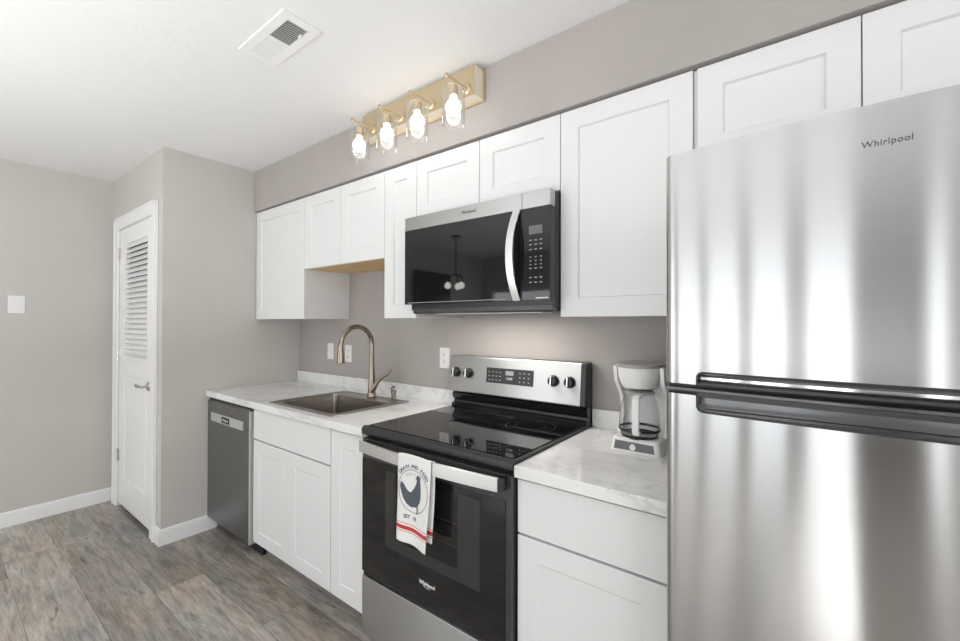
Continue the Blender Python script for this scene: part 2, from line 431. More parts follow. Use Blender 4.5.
# dark closet behind the louvres
struct('wall_closet_back', box(XL, -.1, -.02, 0, 0, H), M_wall, smooth=False)
for z in (.38, 1.12, 1.87):
    bm = cyl(bmesh.new(), (sx0-.004, fy0-.006, z-.045), (sx0-.004, fy0-.006, z+.045), .007, n=12)
    bx(bm, sx0-.010, sx0+.022, fy0-.0025, fy0+.001, z-.043, z+.043, bev=.001)
    struct('hinge', bm, M_nickel, door)
lx, lz = sx1-.055, .950
bm = lathe(bmesh.new(), [(0, fy0-.012), (.026, fy0-.012), (.031, fy0-.004), (.031, fy0+.002)], (lx, 0, lz), 'Y')
tube(bm, [(lx, fy0, lz), (lx, fy0-.045, lz)], .010); tube(bm, smooth_path([(lx+.008, fy0-.048, lz), (lx-.03, fy0-.050, lz+.002), (lx-.075, fy0-.047, lz-.004), (lx-.115, fy0-.044, lz+.002)]), .009)
struct('door_handle', bm, M_nickel, door)

# light switch on the left wall, outlets on the back wall
def plate_back(name, x, z, kind, label):
    t = thing(name, label, 'light switch' if kind == 'switch' else 'power outlet', (x, 0, z))
    obj('cover_plate', box(x-.036, x+.036, -.006, 0, z-.058, z+.058, bev=.003), M_plate, t)
    if kind == 'switch':
        obj('rocker', prism(bmesh.new(), [(-.006, z-.033), (-.012, z-.033), (-.007, z+.033), (-.006, z+.033)], 'X', x-.0165, x+.0165), M_plate, t)
    else:
        for dz in (-.020, .020):
            s = obj('socket', prism(bmesh.new(), rrect(x-.0165, x+.0165, z+dz-.014, z+dz+.014, .008), 'Y', -.0085, -.005), M_plate, t)
            bm = bmesh.new(); bx(bm, x-.008, x-.0058, -.0092, -.008, z+dz-.004, z+dz+.006); bx(bm, x+.0058, x+.008, -.0092, -.008, z+dz-.003, z+dz+.005)
            cyl(bm, (x, -.0092, z+dz-.009), (x, -.008, z+dz-.009), .0025, n=10)
            obj('slots', bm, M_slot, s)
    return t
plate_back('light_switch', .419, 1.158, 'switch', 'white rocker switch plate on the taupe wall left of the faucet')
plate_back('power_outlet', .630, 1.150, 'outlet', 'white duplex outlet on the wall partly behind the bronze faucet spout')
plate_back('power_outlet', 1.519, 1.165, 'outlet', 'white duplex outlet on the wall just left of the range control panel')
t = thing('light_switch', 'white square switch plate on the plain wall at far left', 'light switch', (XL, -1.395, 1.48))
obj('cover_plate', box(XL, XL+.006, -1.435, -1.356, 1.420, 1.540, bev=.003), M_plate, t)
for y in (-1.395,): obj('rocker', prism(bmesh.new(), [(XL+.006, 1.447), (XL+.0115, 1.447), (XL+.007, 1.513), (XL+.006, 1.513)], 'Y', y-.0165, y+.0165), M_plate, t)

# ceiling register
t = thing('ceiling_vent', 'white rectangular air register with slats in the ceiling', 'vent', (1.522, -.955, H))
vx0, vx1, vy0, vy1 = 1.348, 1.695, -1.031, -.885; b = .034; zt = H
bm = bmesh.new()
for a in ((vx0, vx1, vy0, vy0+b), (vx0, vx1, vy1-b, vy1), (vx0, vx0+b, vy0+b, vy1-b), (vx1-b, vx1, vy0+b, vy1-b), ((vx0+vx1)/2-.005, (vx0+vx1)/2+.005, vy0+b, vy1-b)):
    bx(bm, a[0], a[1], a[2], a[3], zt-.007, zt-.0003, bev=.0015)
obj('frame', bm, M_trim, t)
obj('duct_opening', box(vx0+b-.002, vx1-b+.002, vy0+b-.002, vy1-b+.002, zt-.0016, zt-.0004), mat('duct_grey', (.26,.26,.26), .7), t, smooth=False)
for k0, k1, sgn in ((vx0+b, (vx0+vx1)/2-.005, 1), ((vx0+vx1)/2+.005, vx1-b, -1)):
    bm = bmesh.new(); n = 11; d = (k1-k0)/n
    for i in range(n):
        x = k0+(i+.5)*d
        if sgn > 0: poly = [(x-.0045, zt-.0075), (x-.0035, zt-.0082), (x+.0048, zt-.0022), (x+.0038, zt-.0017)]
        else: poly = [(x+.0035, zt-.0075), (x+.0025, zt-.0082), (x-.0040, zt-.0022), (x-.0030, zt-.0017)]
        A = [bm.verts.new((u, vy0+b, v)) for u, v in poly]; B = [bm.verts.new((u, vy1-b, v)) for u, v in poly]
        bm.faces.new(A); bm.faces.new(B[::-1])
        for q in range(4): bm.faces.new((A[q], B[q], B[(q+1) % 4], A[(q+1) % 4]))
    obj('slats', bm, M_trim, t, smooth=False)
obj('damper_lever', box(1.612, 1.628, vy1-b-.012, vy1-b-.004, zt-.016, zt-.006, bev=.001), M_trim, t)

# ------------------------------------------------------------------ cabinets
def shaker(x0, x1, z0, z1, y, t=.019, fr=.068, rec=.008):
    """shaker door, front at y (towards -y), one mesh"""
    bm = bmesh.new(); g = .0015
    x0 += g; x1 -= g; z0 += g; z1 -= g
    ch = .0012; fr = min(fr, (x1-x0)*.34)
    def ring(a, yy): return [bm.verts.new(v) for v in ((x0+a, yy, z0+a), (x1-a, yy, z0+a), (x1-a, yy, z1-a), (x0+a, yy, z1-a))]
    rs = [ring(0, y+t), ring(0, y+ch), ring(ch, y), ring(fr, y), ring(fr+.0045, y+rec)]
    for a, b in zip(rs, rs[1:]):
        for i in range(4): bm.faces.new((a[i], a[(i+1) % 4], b[(i+1) % 4], b[i]))
    bm.faces.new(rs[-1]); bm.faces.new(rs[0][::-1])
    return bm
def slab(x0, x1, z0, z1, y, t=.019):
    g = .0015; return box(x0+g, x1-g, y, y+t, z0+g, z1-g, bev=.0015)
UT, UB, UY = 2.1475, 1.3874, -.335
def upper(x0, x1, z0, n, label, under=None, side=None, x0b=None):
    t = thing('upper_cabinet', label, 'cabinet', ((x0+x1)/2, 0, z0), 'upper cabinets')
    y1 = UY+.021
    obj('body', box(x0+.0008, x1-.0008, y1, -.001, z0, SOF_Z-.001), [M_cab], t, smooth=False)
    if under: obj('underside', box(x0+.012, x1-.012, y1+.004, -.004, z0-.0035, z0+.0), under, t, label='unpainted plywood underside', smooth=False)
    w = (x1-x0)/n
    for i in range(n): obj('door', shaker(x0+i*w, x0+(i+1)*w, z0-.004, UT, UY), M_cab, t)
    return t
upper(.004, .637, UB, 1, 'white cabinet against the pantry wall, leftmost of the upper row')
upper(.637, 1.3975, 1.700, 2, 'short two-door white cabinet hung above the sink', under=M_ply)
upper(1.3975, 1.633, UB, 1, 'narrow tall white cabinet just left of the microwave')
upper(1.633, 2.395, 1.862, 2, 'short two-door white cabinet directly above the microwave')
upper(2.395, 2.846, UB, 1, 'tall single-door white cabinet above the coffee maker')
fl = struct('trim_2', box(2.8465, 2.8555, UY+.012, -.001, 1.862, UT), M_cabside, smooth=False)
upper(2.856, 3.612, 1.862, 2, 'short two-door white cabinet above the refrigerator')

def lower(x0, x1, label, fronts, ztop=.876):
    t = thing('base_cabinet', label, 'cabinet', ((x0+x1)/2, 0, 0), 'base cabinets')
    obj('body', box(x0+.0008, x1-.0008, -.607, -.001, .112, ztop), M_cab, t, smooth=False)
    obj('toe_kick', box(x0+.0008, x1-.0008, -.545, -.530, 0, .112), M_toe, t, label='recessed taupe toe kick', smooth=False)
    for kind, a, b, c, d in fronts:
        obj('drawer_front' if kind == 'drawer' else 'door', slab(a, b, c, d, -.628) if kind == 'drawer' else shaker(a, b, c, d, -.628, rec=.0035), M_cab, t)
    return t
lower(.615, 1.3755, 'white two-door base cabinet under the sink with a false drawer front',
      [('drawer', .617, 1.3745, .698, .868), ('door', .617, .996, .112, .693), ('door', .996, 1.3745, .112, .693)], ztop=.70)
lower(1.3755, 1.6285, 'narrow white base cabinet between the sink cabinet and the range', [('door', 1.377, 1.627, .112, .868)])
lower(2.391, 2.846, 'white base cabinet with wide drawer below the coffee maker',
      [('drawer', 2.3915, 2.845, .698, .868), ('door', 2.3915, 2.845, .112, .693)])

# ------------------------------------------------------------------ countertops
CT, CB, CF = .914, .8765, -.648
SX0, SX1, SY0, SY1 = .735, 1.345, -.602, -.100          # sink rim
BX0, BX1, BY0, BY1 = .785, 1.295, -.560, -.205          # sink bowl
def counter(x0, x1, label, hole=None, part_label=None):
    t = thing('countertop', label, 'countertop', ((x0+x1)/2, 0, CB))
    bm = bmesh.new()
    if hole:
        hx0, hx1, hy0, hy1 = hole
        xs = [x0, hx0, hx1, x1]; ys = [CF, hy0, hy1, -.001]
        grid = {}
        for zi, z in enumerate((CB, CT)):
            for i, x in enumerate(xs):
                for j, y in enumerate(ys): grid[i, j, zi] = bm.verts.new((x, y, z))
        for i in range(3):
            for j in range(3):
                if i == 1 and j == 1: continue
                for zi in (0, 1): bm.faces.new([grid[i, j, zi], grid[i+1, j, zi], grid[i+1, j+1, zi], grid[i, j+1, zi]])
        def wall(a, b): bm.faces.new([grid[a[0], a[1], 0], grid[b[0], b[1], 0], grid[b[0], b[1], 1], grid[a[0], a[1], 1]])
        for i in range(3): wall((i, 0), (i+1, 0)); wall((i, 3), (i+1, 3)); wall((0, i), (0, i+1)); wall((3, i), (3, i+1))
        wall((1, 1), (2, 1)); wall((1, 2), (2, 2)); wall((1, 1), (1, 2)); wall((2, 1), (2, 2))
        es = [e for e in bm.edges if all(abs(v.co.y-CF) < 1e-5 for v in e.verts) and abs(e.verts[0].co.z-e.verts[1].co.z) < 1e-5]
        bmesh.ops.bevel(bm, geom=es, offset=.004, segments=3, affect='EDGES', profile=.5)
    else:
        bx(bm, x0, x1, CF, -.001, CB, CT, bev=.003)
    obj('worktop', bm, M_marble, t)
    obj('backsplash', box(x0, x1, -.020, -.001, CT-.001, CT+.078, bev=.003), M_marble, t)
    return t
counter(.002, 1.6305, 'white marble-look countertop around the sink with low backsplash', hole=(SX0+.015, SX1-.015, SY0+.015, SY1-.015))
counter(2.3905, 2.848, 'grey-veined marble-look countertop between range and refrigerator')

# sink
t = thing('sink', 'square stainless drop-in sink set in the marble-look countertop', 'sink', ((SX0+SX1)/2, (SY0+SY1)/2, CT))
bm = bmesh.new()
def zrect(x0, x1, y0, y1, r, z, n=5): return [bm.verts.new((u, v, z)) for u, v in rrect(x0, x1, y0, y1, r, n)]
rs = [zrect(SX0, SX1, SY0, SY1, .012, CT+.0005), zrect(SX0+.002, SX1-.002, SY0+.002, SY1-.002, .012, CT+.004), zrect(SX0+.018, SX1-.018, SY0+.018, SY1-.018, .012, CT+.005), zrect(SX0+.022, SX1-.022, SY0+.022, SY1-.022, .014, CT+.0025),
      zrect(BX0-.004, BX1+.004, BY0-.004, BY1+.004, .03, CT+.0025), zrect(BX0, BX1, BY0, BY1, .028, CT-.004), zrect(BX0+.008, BX1-.008, BY0+.008, BY1-.008, .028, CT-.165), zrect(BX0+.03, BX1-.03, BY0+.03, BY1-.03, .03, CT-.185), zrect((BX0+BX1)/2-.05, (BX0+BX1)/2+.05, (BY0+BY1)/2-.05, (BY0+BY1)/2+.05, .049, CT-.19)]
for a, b_ in zip(rs, rs[1:]):
    for i in range(len(a)): bm.faces.new((a[i], a[(i+1) % len(a)], b_[(i+1) % len(a)], b_[i]))
bm.faces.new(rs[-1])
obj('basin', bm, M_sink, t)
obj('drain', lathe(bmesh.new(), [(0, CT-.192), (.025, CT-.192), (.032, CT-.186), (.043, CT-.1875)], ((BX0+BX1)/2, (BY0+BY1)/2, 0)), M_chrome, t)

# faucet
fx, fy = 1.068, -.150; Z0 = CT+.0032
t = thing('faucet', 'tall bronze gooseneck faucet with pull-down spray behind the sink', 'faucet', (fx, fy, Z0))
obj('base', lathe(bmesh.new(), [(0, Z0), (.029, Z0), (.030, Z0+.004), (.026, Z0+.010), (.023, Z0+.03), (.021, Z0+.07), (.0185, Z0+.13), (.0155, Z0+.17), (.0145, Z0+.20), (0, Z0+.20)], (fx, fy, 0)), M_bronze, t)
ar = .107; zc = 1.232
pts = [(fx, fy, Z0+.18), (fx, fy, 1.18)] + [(fx, fy-ar+ar*math.cos(a), zc+ar*math.sin(a)) for a in [PI*k/20 for k in range(0, 20)]] + [(fx, fy-2*ar-.002, zc-.005)]
obj('neck', tube(bmesh.new(), pts, .0135, 20), M_bronze, t)
obj('spray_head', lathe(bmesh.new(), [(0, zc+.002), (.0145, zc+.002), (.0155, zc-.006), (.0145, zc-.010), (.0165, zc-.03), (.0205, zc-.075), (.0225, zc-.092), (.021, zc-.098), (0, zc-.098)], (fx, fy-2*ar-.002, 0)), M_bronze, t)
hp = smooth_path([(fx+.004, fy-.008, Z0+.035), (fx+.022, fy, Z0+.060), (fx+.038, fy+.012, Z0+.095), (fx+.058, fy+.028, Z0+.120), (fx+.085, fy+.048, Z0+.142), (fx+.105, fy+.062, Z0+.172)])
n = len(hp); obj('lever_handle', tube(bmesh.new(), hp, [.019-.012*(i/n)**.9 if i < n-3 else .006 for i in range(n)], 14), M_bronze, t)
sx, sy = 1.262, -.150
t = thing('soap_dispenser', 'small bronze soap dispenser pump at the sink corner', 'soap dispenser', (sx, sy, Z0))
obj('base', lathe(bmesh.new(), [(0, Z0), (.019, Z0), (.019, Z0+.004), (.013, Z0+.008), (.0125, Z0+.040), (.015, Z0+.043), (.015, Z0+.058), (.008, Z0+.062), (0, Z0+.062)], (sx, sy, 0)), M_bronze, t)
bm = lathe(bmesh.new(), [(0, Z0+.060), (.007, Z0+.060), (.006, Z0+.074), (.0085, Z0+.076), (.0085, Z0+.084), (0, Z0+.086)], (sx, sy, 0))
tube(bm, smooth_path([(sx, sy, Z0+.080), (sx+.012, sy-.018, Z0+.083), (sx+.026, sy-.040, Z0+.072)]), .0042, 10)
obj('pump_spout', bm, M_bronze, t)

# ------------------------------------------------------------------ dishwasher
t = thing('dishwasher', 'stainless dishwasher between the pantry wall and sink cabinet', 'dishwasher', (.308, 0, 0))
obj('tub', box(.006, .610, -.585, -.03, .09, .868), M_black, t, smooth=False)
bm = prism(bmesh.new(), [(-.585, .085), (-.636, .085), (-.640, .090), (-.640, .848), (-.634, .856), (-.585, .856)], 'X', .008, .600)
obj('door_panel', bm, M_steeld, t)
obj('lit_edge_strip', box(.5905, .6005, -.6415, -.600, .088, .850, bev=.001), mat('lit_edge_steel', (.60, .60, .60), .4, .5), t, label='steel door edge, coloured pale as if lit')  # light on the door's side is painted in as a pale strip
obj('control_strip', box(.010, .598, -.630, -.585, .857, .868), M_black, t, smooth=False)
hx0, hx1 = .060, .515
obj('handle_pocket', prism(bmesh.new(), rrect(hx0, hx1, .728, .782, .005), 'Y', -.6425, -.638), mat('light_pocket_steel', (.62, .62, .62), .4, .6), t, label='pale recessed handle strip')
obj('badge', box(.225, .335, -.6445, -.642, .736, .772, bev=.001), M_badge, t, label='dark badge on the handle strip')
obj('lettering', text_front('Whirlpool', .019, .28, -.6446, .754, .0003), M_print, t)
obj('toe_kick', box(.010, .606, -.565, -.550, 0, .085), M_black, t, smooth=False)

# ------------------------------------------------------------------ range
RX0, RX1 = 1.6335, 2.3885
t = thing('electric_range', 'freestanding stainless and black electric range with glass cooktop', 'stove', ((RX0+RX1)/2, 0, 0))
M_rside = mat('black_enamel_side', (.02, .02, .021), .3)
obj('body', box(RX0+.002, RX1-.002, -.622, -.010, .035, .905), M_rside, t, smooth=False)
# cooktop frame with raised lip
bm = bmesh.new()
prism(bm, [(-.030, .905), (-.638, .888), (-.650, .896), (-.652, .912), (-.647, .922), (-.636, .928), (-.626, .924), (-.030, .924)], 'X', RX0, RX1)
obj('cooktop_frame', bm, M_rside, t)
bm = prism(bmesh.new(), rrect(RX0+.012, RX1-.012, -.625, -.080, .012), 'Z', .9235, .9275)
gl = obj('glass_cooktop', bm, M_blackgloss, t)
M_ring = mat('burner_ring_print', (.10, .10, .105), .12)
for cx_, cy_, r in ((1.84, -.48, .115), (2.20, -.49, .095), (1.84, -.22, .078), (2.20, -.22, .105), (2.02, -.16, .045)):
    bm = bmesh.new()
    for rr in (r, r*.62):
        lathe(bm, [(rr-.0012, .92755), (rr+.0012, .92755)], (cx_, cy_, 0), n=64)
    obj('burner_ring', bm, M_ring, gl)
# back guard
obj('backguard', prism(bmesh.new(), [(-.012, .92), (-.075, .924), (-.075, .940), (-.056, .944), (-.052, .955), (-.066, .975), (-.068, .992), (-.058, 1.003), (-.050, 1.006), (-.050, 1.180), (-.012, 1.185)], 'X', RX0+.001, RX1-.001), mat('black_gloss_enamel', (.012, .012, .013), .12), t)
cp = obj('control_panel', prism(bmesh.new(), [(-.049, 1.009), (-.092, 1.007), (-.095, 1.012), (-.078, 1.183), (-.073, 1.190), (-.049, 1.190)], 'X', RX0-.002, RX1-.022), M_steel2, t)
obj('end_cap', prism(bmesh.new(), [(-.012, 1.006), (-.092, 1.007), (-.095, 1.012), (-.078, 1.183), (-.073, 1.1905), (-.012, 1.1905)], 'X', RX1-.0218, RX1), M_black, t)
obj('panel_back', box(RX0-.001, RX1-.022, -.049, -.012, 1.006, 1.190), M_dark, t, smooth=False)
def pf(z): return -.095+(z-1.012)/(1.183-1.012)*.017      # y of the sloping face
pn = Vector((0, -1, .1)).normalized()
for x in (1.678, 1.760, 2.240, 2.318):
    z = 1.106; o = Vector((x, pf(z), z)); bm = bmesh.new()
    cyl(bm, o, o+pn*.006, .0255, n=32, bev=.001); cyl(bm, o+pn*.006, o+pn*.024, .0215, .0195, n=32, bev=.002)
    k = obj('knob', bm, M_black, t)
    bm = bmesh.new(); bx(bm, -.0035, .0035, -.027, 0, -.020, .020, bev=.002)
    for v in bm.verts: v.co = v.co+Vector((0, -.006, 0))
    bmesh.ops.rotate(bm, cent=(0, 0, 0), matrix=Matrix.Rotation(-.1, 3, 'X'), verts=bm.verts)
    for v in bm.verts: v.co += o
    obj('knob_grip', bm, M_chrome, k, label='chrome grip bar')
z0, z1 = 1.070, 1.143
def onpanel(bm):
    for v in bm.verts: v.co.y = pf(v.co.z) + v.co.y
    return bm
d = obj('display', onpanel(box(1.872, 2.138, -.0018, .001, z0, z1, bev=.0008)), M_black, t)
for c in range(4):
    for r in range(3): obj('button', onpanel(box(1.884+c*.022, 1.894+c*.022, -.0022, -.0015, 1.083+r*.019, 1.0865+r*.019)), M_greyprint, d, smooth=False)
for c in range(3):
    for r in range(3): obj('button', onpanel(box(2.062+c*.024, 2.069+c*.024, -.0022, -.0015, 1.083+r*.020, 1.088+r*.020)), M_greyprint, d, smooth=False)
obj('clock_window', onpanel(box(1.985, 2.030, -.0022, -.0015, 1.112, 1.132)), M_greyprint, d, smooth=False)
tb = text_bm('12:00', .016, .0002)
for v in tb.verts: v.co = Vector((2.008+v.co.x, -.0024-v.co.z, 1.096+v.co.y))
obj('lettering', onpanel(tb), M_print, d)
# oven door
DY = -.650
bm = bmesh.new(); dx0, dx1 = RX0+.004, RX1-.004
bx(bm, dx0, dx1, DY, -.623, .322, .878, bev=.004)
od = obj('oven_door', bm, M_dark, t)
M_ovenglass = mat('oven_door_glass', (.010, .010, .011), .05)
gp = obj('door_glass', box(dx0+.004, dx1-.022, DY-.003, DY+.001, .326, .796, bev=.0012), M_ovenglass, od)
M_win = mat('oven_window_glass', (.035, .034, .034), .07)
obj('window', prism(bmesh.new(), rrect(1.790, 2.262, .470, .772, .004), 'Y', DY-.0036, DY-.002), M_win, od, label='see-through window area of the oven door')
M_wind = mat('oven_window_inner', (.012, .012, .012), .06)
obj('window_inner', prism(bmesh.new(), rrect(1.845, 2.165, .512, .772, .003), 'Y', DY-.0041, DY-.003), M_wind, od)
bm = bmesh.new()
for z in (.585, .665): bx(bm, 1.85, 2.16, DY-.0046, DY-.004, z, z+.0016)
obj('oven_rack_line', bm, mat('rack_glint', (.12, .12, .12), .3, .6), od)
obj('lettering', text_front('Whirlpool', .019, 2.020, DY-.0035, .404, .0004, bold=.0005), M_print, od, label='pale brand lettering at the foot of the oven door')
bm = bmesh.new(); pts = []
for k in range(24):
    a = k/23*PI*1.6+.3; pts.append((2.024+math.cos(a)*.021, DY-.0036, .397+math.sin(a)*.0065))
tube(bm, pts, .0007, 6); obj('logo_swirl', bm, M_print, od)
# handle: flat bar bowed outwards
bm = bmesh.new(); ns = 24; hx0, hx1 = RX0+.034, RX1-.032; prev = None
for i in range(ns+1):
    u = i/ns; x = hx0+(hx1-hx0)*u; bow = 1-(2*u-1)**2; yf = -.690-.022*bow; z0_, z1_ = .834, .878
    ring = [bm.verts.new(v) for v in ((x, yf+.010, z0_), (x, yf+.001, z0_), (x, yf, z0_+.002), (x, yf, z1_-.002), (x, yf+.001, z1_), (x, yf+.010, z1_))]
    if prev:
        for q in range(6): bm.faces.new((prev[q], prev[(q+1) % 6], ring[(q+1) % 6], ring[q]))
    else: bm.faces.new(ring)
    prev = ring
bm.faces.new(prev)
hd = obj('oven_handle', bm, steel('handle_steel', (.78, .78, .78), .42, .6, var=.01), od, label='bowed stainless handle bar')
for x in (hx0+.002, hx1-.022):
    obj('handle_mount', box(x, x+.020, -.684, DY-.002, .838, .874, bev=.002), M_black, od)
obj('handle_end', box(hx1, hx1+.012, -.691, DY-.002, .834, .878, bev=.002), M_black, od)
# drawer
obj('storage_drawer', box(RX0+.004, RX1-.004, -.650, -.623, .060, .304, bev=.004), M_steel2, t, label='stainless storage drawer')
obj('drawer_gap', box(RX0+.004, RX1-.004, -.642, -.623, .3045, .3215), M_black, t, smooth=False)
for x in (RX0+.05, RX1-.05):
    for y in (-.60, -.08): obj('foot', cyl(bmesh.new(), (x, y, 0), (x, y, .036), .016, n=12), M_black, t)

# towel over the oven handle
TX0, TX1 = 1.932, 2.098
def towel_y(u): # bar front at this x
    x = TX0+(TX1-TX0)*u; uu = (x-hx0)/(hx1-hx0); return -.690-.022*(1-(2*uu-1)**2)
def S(u, v, off=0.0):
    """front layer of the towel: u across 0..1, v down in metres from the bar top"""
    x = TX0+(TX1-TX0)*u
    y = towel_y(u)-.004
    if v < .012: z = .8835-.003*(v/.012)**2; y += .006*(1-v/.012)
    else: z = .8805-(v-.012)
    sw = min(1, max(0, (v-.03)/.30))
    y -= .007*sw*math.sin(u*PI*2.2+.6)+.004*sw
    x += sw*(.003*math.sin(v*16)+.004*(1-u) - .016*u)
    z -= sw*(.010*(1/(1+math.exp(-14*(u-.55)))))
    return Vector((x, y-off, z))
def sheet(bm, fn, nu, nv, vmax, mat_at=None):
    g = [[bm.verts.new(fn(i/nu, vmax*j/nv)) for i in range(nu+1)] for j in range(nv+1)]
    for j in range(nv):
        for i in range(nu):
            f = bm.faces.new((g[j][i], g[j][i+1], g[j+1][i+1], g[j+1][i]))
            if mat_at: f.material_index = mat_at(vmax*(j+.5)/nv)
M_towel = mat('white_cotton_towel', (.80, .80, .785), .9); bump(M_towel, noise(M_towel, coords(M_towel), 900, 2), .3, .001)
M_red = mat('red_towel_stripe', (.52, .045, .055), .9)
M_redl = mat('light_red_towel_stripe', (.78, .33, .33), .9)
t = thing('kitchen_towel', 'white dish towel with grey rooster print and red stripes over oven handle', 'towel', (2.02, -.73, .88))
def stripe(v):
    if .258 < v < .272: return 1
    if .249 < v < .253 or .277 < v < .281: return 2
    return 0
VM = .318
bm = bmesh.new(); sheet(bm, S, 26, 160, VM, stripe)
def Sb(u, v):   # back layer behind the bar, shifted right a little
    p = S(u, v); yy = towel_y(u)+.014; k = min(1, v/.012)
    p.y = (towel_y(u)+.002)*(1-k)+yy*k if v < .012 else yy+.004*math.sin(u*5)
    p.x += .004+.004*min(1, v/.1); p.z += -.002 if v < .012 else .010*v/.3
    return p
sheet(bm, Sb, 20, 140, .300, stripe)
a = obj('cloth', bm, [M_towel, M_red, M_redl], t, ang=80)
sol = a.modifiers.new('thickness', 'SOLIDIFY'); sol.thickness = .0022; sol.offset = 0
# prints mapped on the cloth: local metres (px,pz) with the centre of the badge at u=.5, v=.135
def on_cloth(bm, off=.0022):
    for v in bm.verts:
        p = S(.5+v.co.x/(TX1-TX0), .128-v.co.y, off+v.co.z*.0); v.co = p
    return bm
M_ink = mat('slate_towel_ink', (.085, .10, .125), .9)
M_inkl = mat('light_grey_towel_ink', (.50, .52, .54), .9)
def ringbm(bm, r0, r1, a0=0, a1=2*PI, n=72):
    A = [bm.verts.new((r0*math.cos(a0+(a1-a0)*i/n), r0*math.sin(a0+(a1-a0)*i/n), 0)) for i in range(n+1)]
    B = [bm.verts.new((r1*math.cos(a0+(a1-a0)*i/n), r1*math.sin(a0+(a1-a0)*i/n), 0)) for i in range(n+1)]
    for i in range(n): bm.faces.new((A[i], A[i+1], B[i+1], B[i]))
bm = bmesh.new(); ringbm(bm, .0735, .0755); obj('ring_print', on_cloth(bm), M_ink, t)
def arc_text(s, r, size, span):
    out = bmesh.new(); n = len(s)
    for i, ch in enumerate(s):
        if ch == ' ': continue
        b = text_bm(ch, size, 0, bold=.0004); a = PI/2+span/2-span*i/(n-1)
        for v in b.verts:
            x, y = v.co.x, v.co.y+r; th = a-PI/2
            v.co = Vector((x*math.cos(th)-y*math.sin(th), x*math.sin(th)+y*math.cos(th), 0))
        me = bpy.data.meshes.new('tmp'); b.to_mesh(me); b.free(); out.from_mesh(me); bpy.data.meshes.remove(me)
    return out
obj('lettering', on_cloth(arc_text('GRAIN AND FEED', .0865, .019, 1.75)), M_ink, t)
obj('lettering', on_cloth(arc_text('QUALITY', .060, .013, 1.15)), M_inkl, t)
b = text_bm('EST  19', .019, 0, bold=.0005)
for v in b.verts: v.co.y -= .096; v.co.x -= .012
obj('lettering', on_cloth(b), M_ink, t)
# rooster silhouette (plain farm bird), facing left: outline in metres
ro = [(.012, .050), (.020, .056), (.026, .051), (.031, .053), (.033, .046), (.030, .040), (.032, .028), (.034, .010), (.034, -.010), (.030, -.028), (.020, -.040),
      (.022, -.066), (.016, -.066), (.014, -.046), (.006, -.048), (-.014, -.052), (-.034, -.045), (-.052, -.030), (-.064, -.012), (-.072, .004), (-.070, .014), (-.066, .022), (-.056, .018), (-.048, .012), (-.040, .004), (-.028, -.004),
      (-.016, -.006), (-.004, .006), (.006, .018), (.012, .030), (.014, .040), (.006, .042), (.012, .046)]
bm = bmesh.new(); f = bm.faces.new([bm.verts.new((x*1.0+.004, y*1.12, 0)) for x, y in ro])
bmesh.ops.triangulate(bm, faces=[f])
for k in range(2): bmesh.ops.subdivide_edges(bm, edges=bm.edges[:], cuts=1)
obj('rooster_print', on_cloth(bm), M_ink, t, label='slate grey rooster silhouette')

# ------------------------------------------------------------------ over-the-range microwave
MX0, MX1, MZ0, MZ1 = 1.6345, 2.3935, 1.400, 1.851
t = thing('microwave', 'black and stainless over-the-range microwave hung under the short cabinet', 'microwave', ((MX0+MX1)/2, 0, MZ0))
bm = bmesh.new(); bx(bm, MX0+.012, MX1-.001, -.330, -.003, MZ0+.006, MZ1, bev=.002); bx(bm, MX0+.004, MX1, -.372, -.329, MZ0+.020, MZ1, bev=.003)
obj('body', bm, M_black, t)
obj('vent_bottom', prism(bmesh.new(), [(-.300, MZ0+.010), (-.380, MZ0+.004), (-.385, MZ0+.010), (-.385, MZ0+.028), (-.300, MZ0+.028)], 'X', MX0+.03, MX1-.004), M_dark, t)
obj('cooktop_lamp_lens', box(MX0+.10, MX1-.10, -.30, -.20, MZ0+.003, MZ0+.0065), M_plate, t, smooth=False)
l = bpy.data.lights.new('cooktop_lamp_light', 'AREA'); l.shape = 'RECTANGLE'; l.size = .50; l.size_y = .09; l.energy = 2.6; l.color = (1, .95, .88)
lo = bpy.data.objects.new('cooktop_lamp_light', l); COL.objects.link(lo); lo.parent = t; lo.location = (0, -.25, -.001)
FY = -.412; dz0 = 1.446
M_mwg = mat('microwave_door_glass', (.008, .008, .009), .03)
dr = obj('door', box(MX0, 2.274, FY, -.373, dz0, 1.789, bev=.002), M_mwg, t)
obj('window_border', box(MX0+.02, 2.20, FY-.0006, FY+.001, dz0+.006, dz0+.009), M_greyprint, dr)
ts = obj('steel_strip', box(MX0, 2.274, FY, -.373, 1.7895, MZ1-.001, bev=.002), M_steel2, t, label='stainless top strip')
obj('steel_strip', box(2.2745, MX1, FY, -.373, 1.7895, MZ1-.001, bev=.002), M_steel2, t)
pnl = obj('control_panel', box(2.2745, MX1, FY, -.373, dz0, 1.789, bev=.002), M_mwg, t)
obj('display', box(2.305, 2.362, FY-.0008, FY+.001, 1.690, 1.722, bev=.0003), mat('grey_display', (.14, .145, .14), .3), pnl)
for r, zz in enumerate((1.668, 1.652, 1.634, 1.606, 1.592, 1.578, 1.564, 1.530, 1.512)):
    for c in range(3):
        wd = .007 if r in (3, 4, 5) else .011
        xx = 2.312+c*.022; obj('button', box(xx-wd/2, xx+wd/2, FY-.0007, FY, zz-.002, zz+.002), M_greyprint, pnl, smooth=False)
obj('lettering', text_front('Whirlpool', .018, 2.018, FY-.0004, 1.822, .0003), M_badge, ts)
obj('start_label', box(2.335, 2.385, FY-.0007, FY, 1.452, 1.456), M_print, pnl)
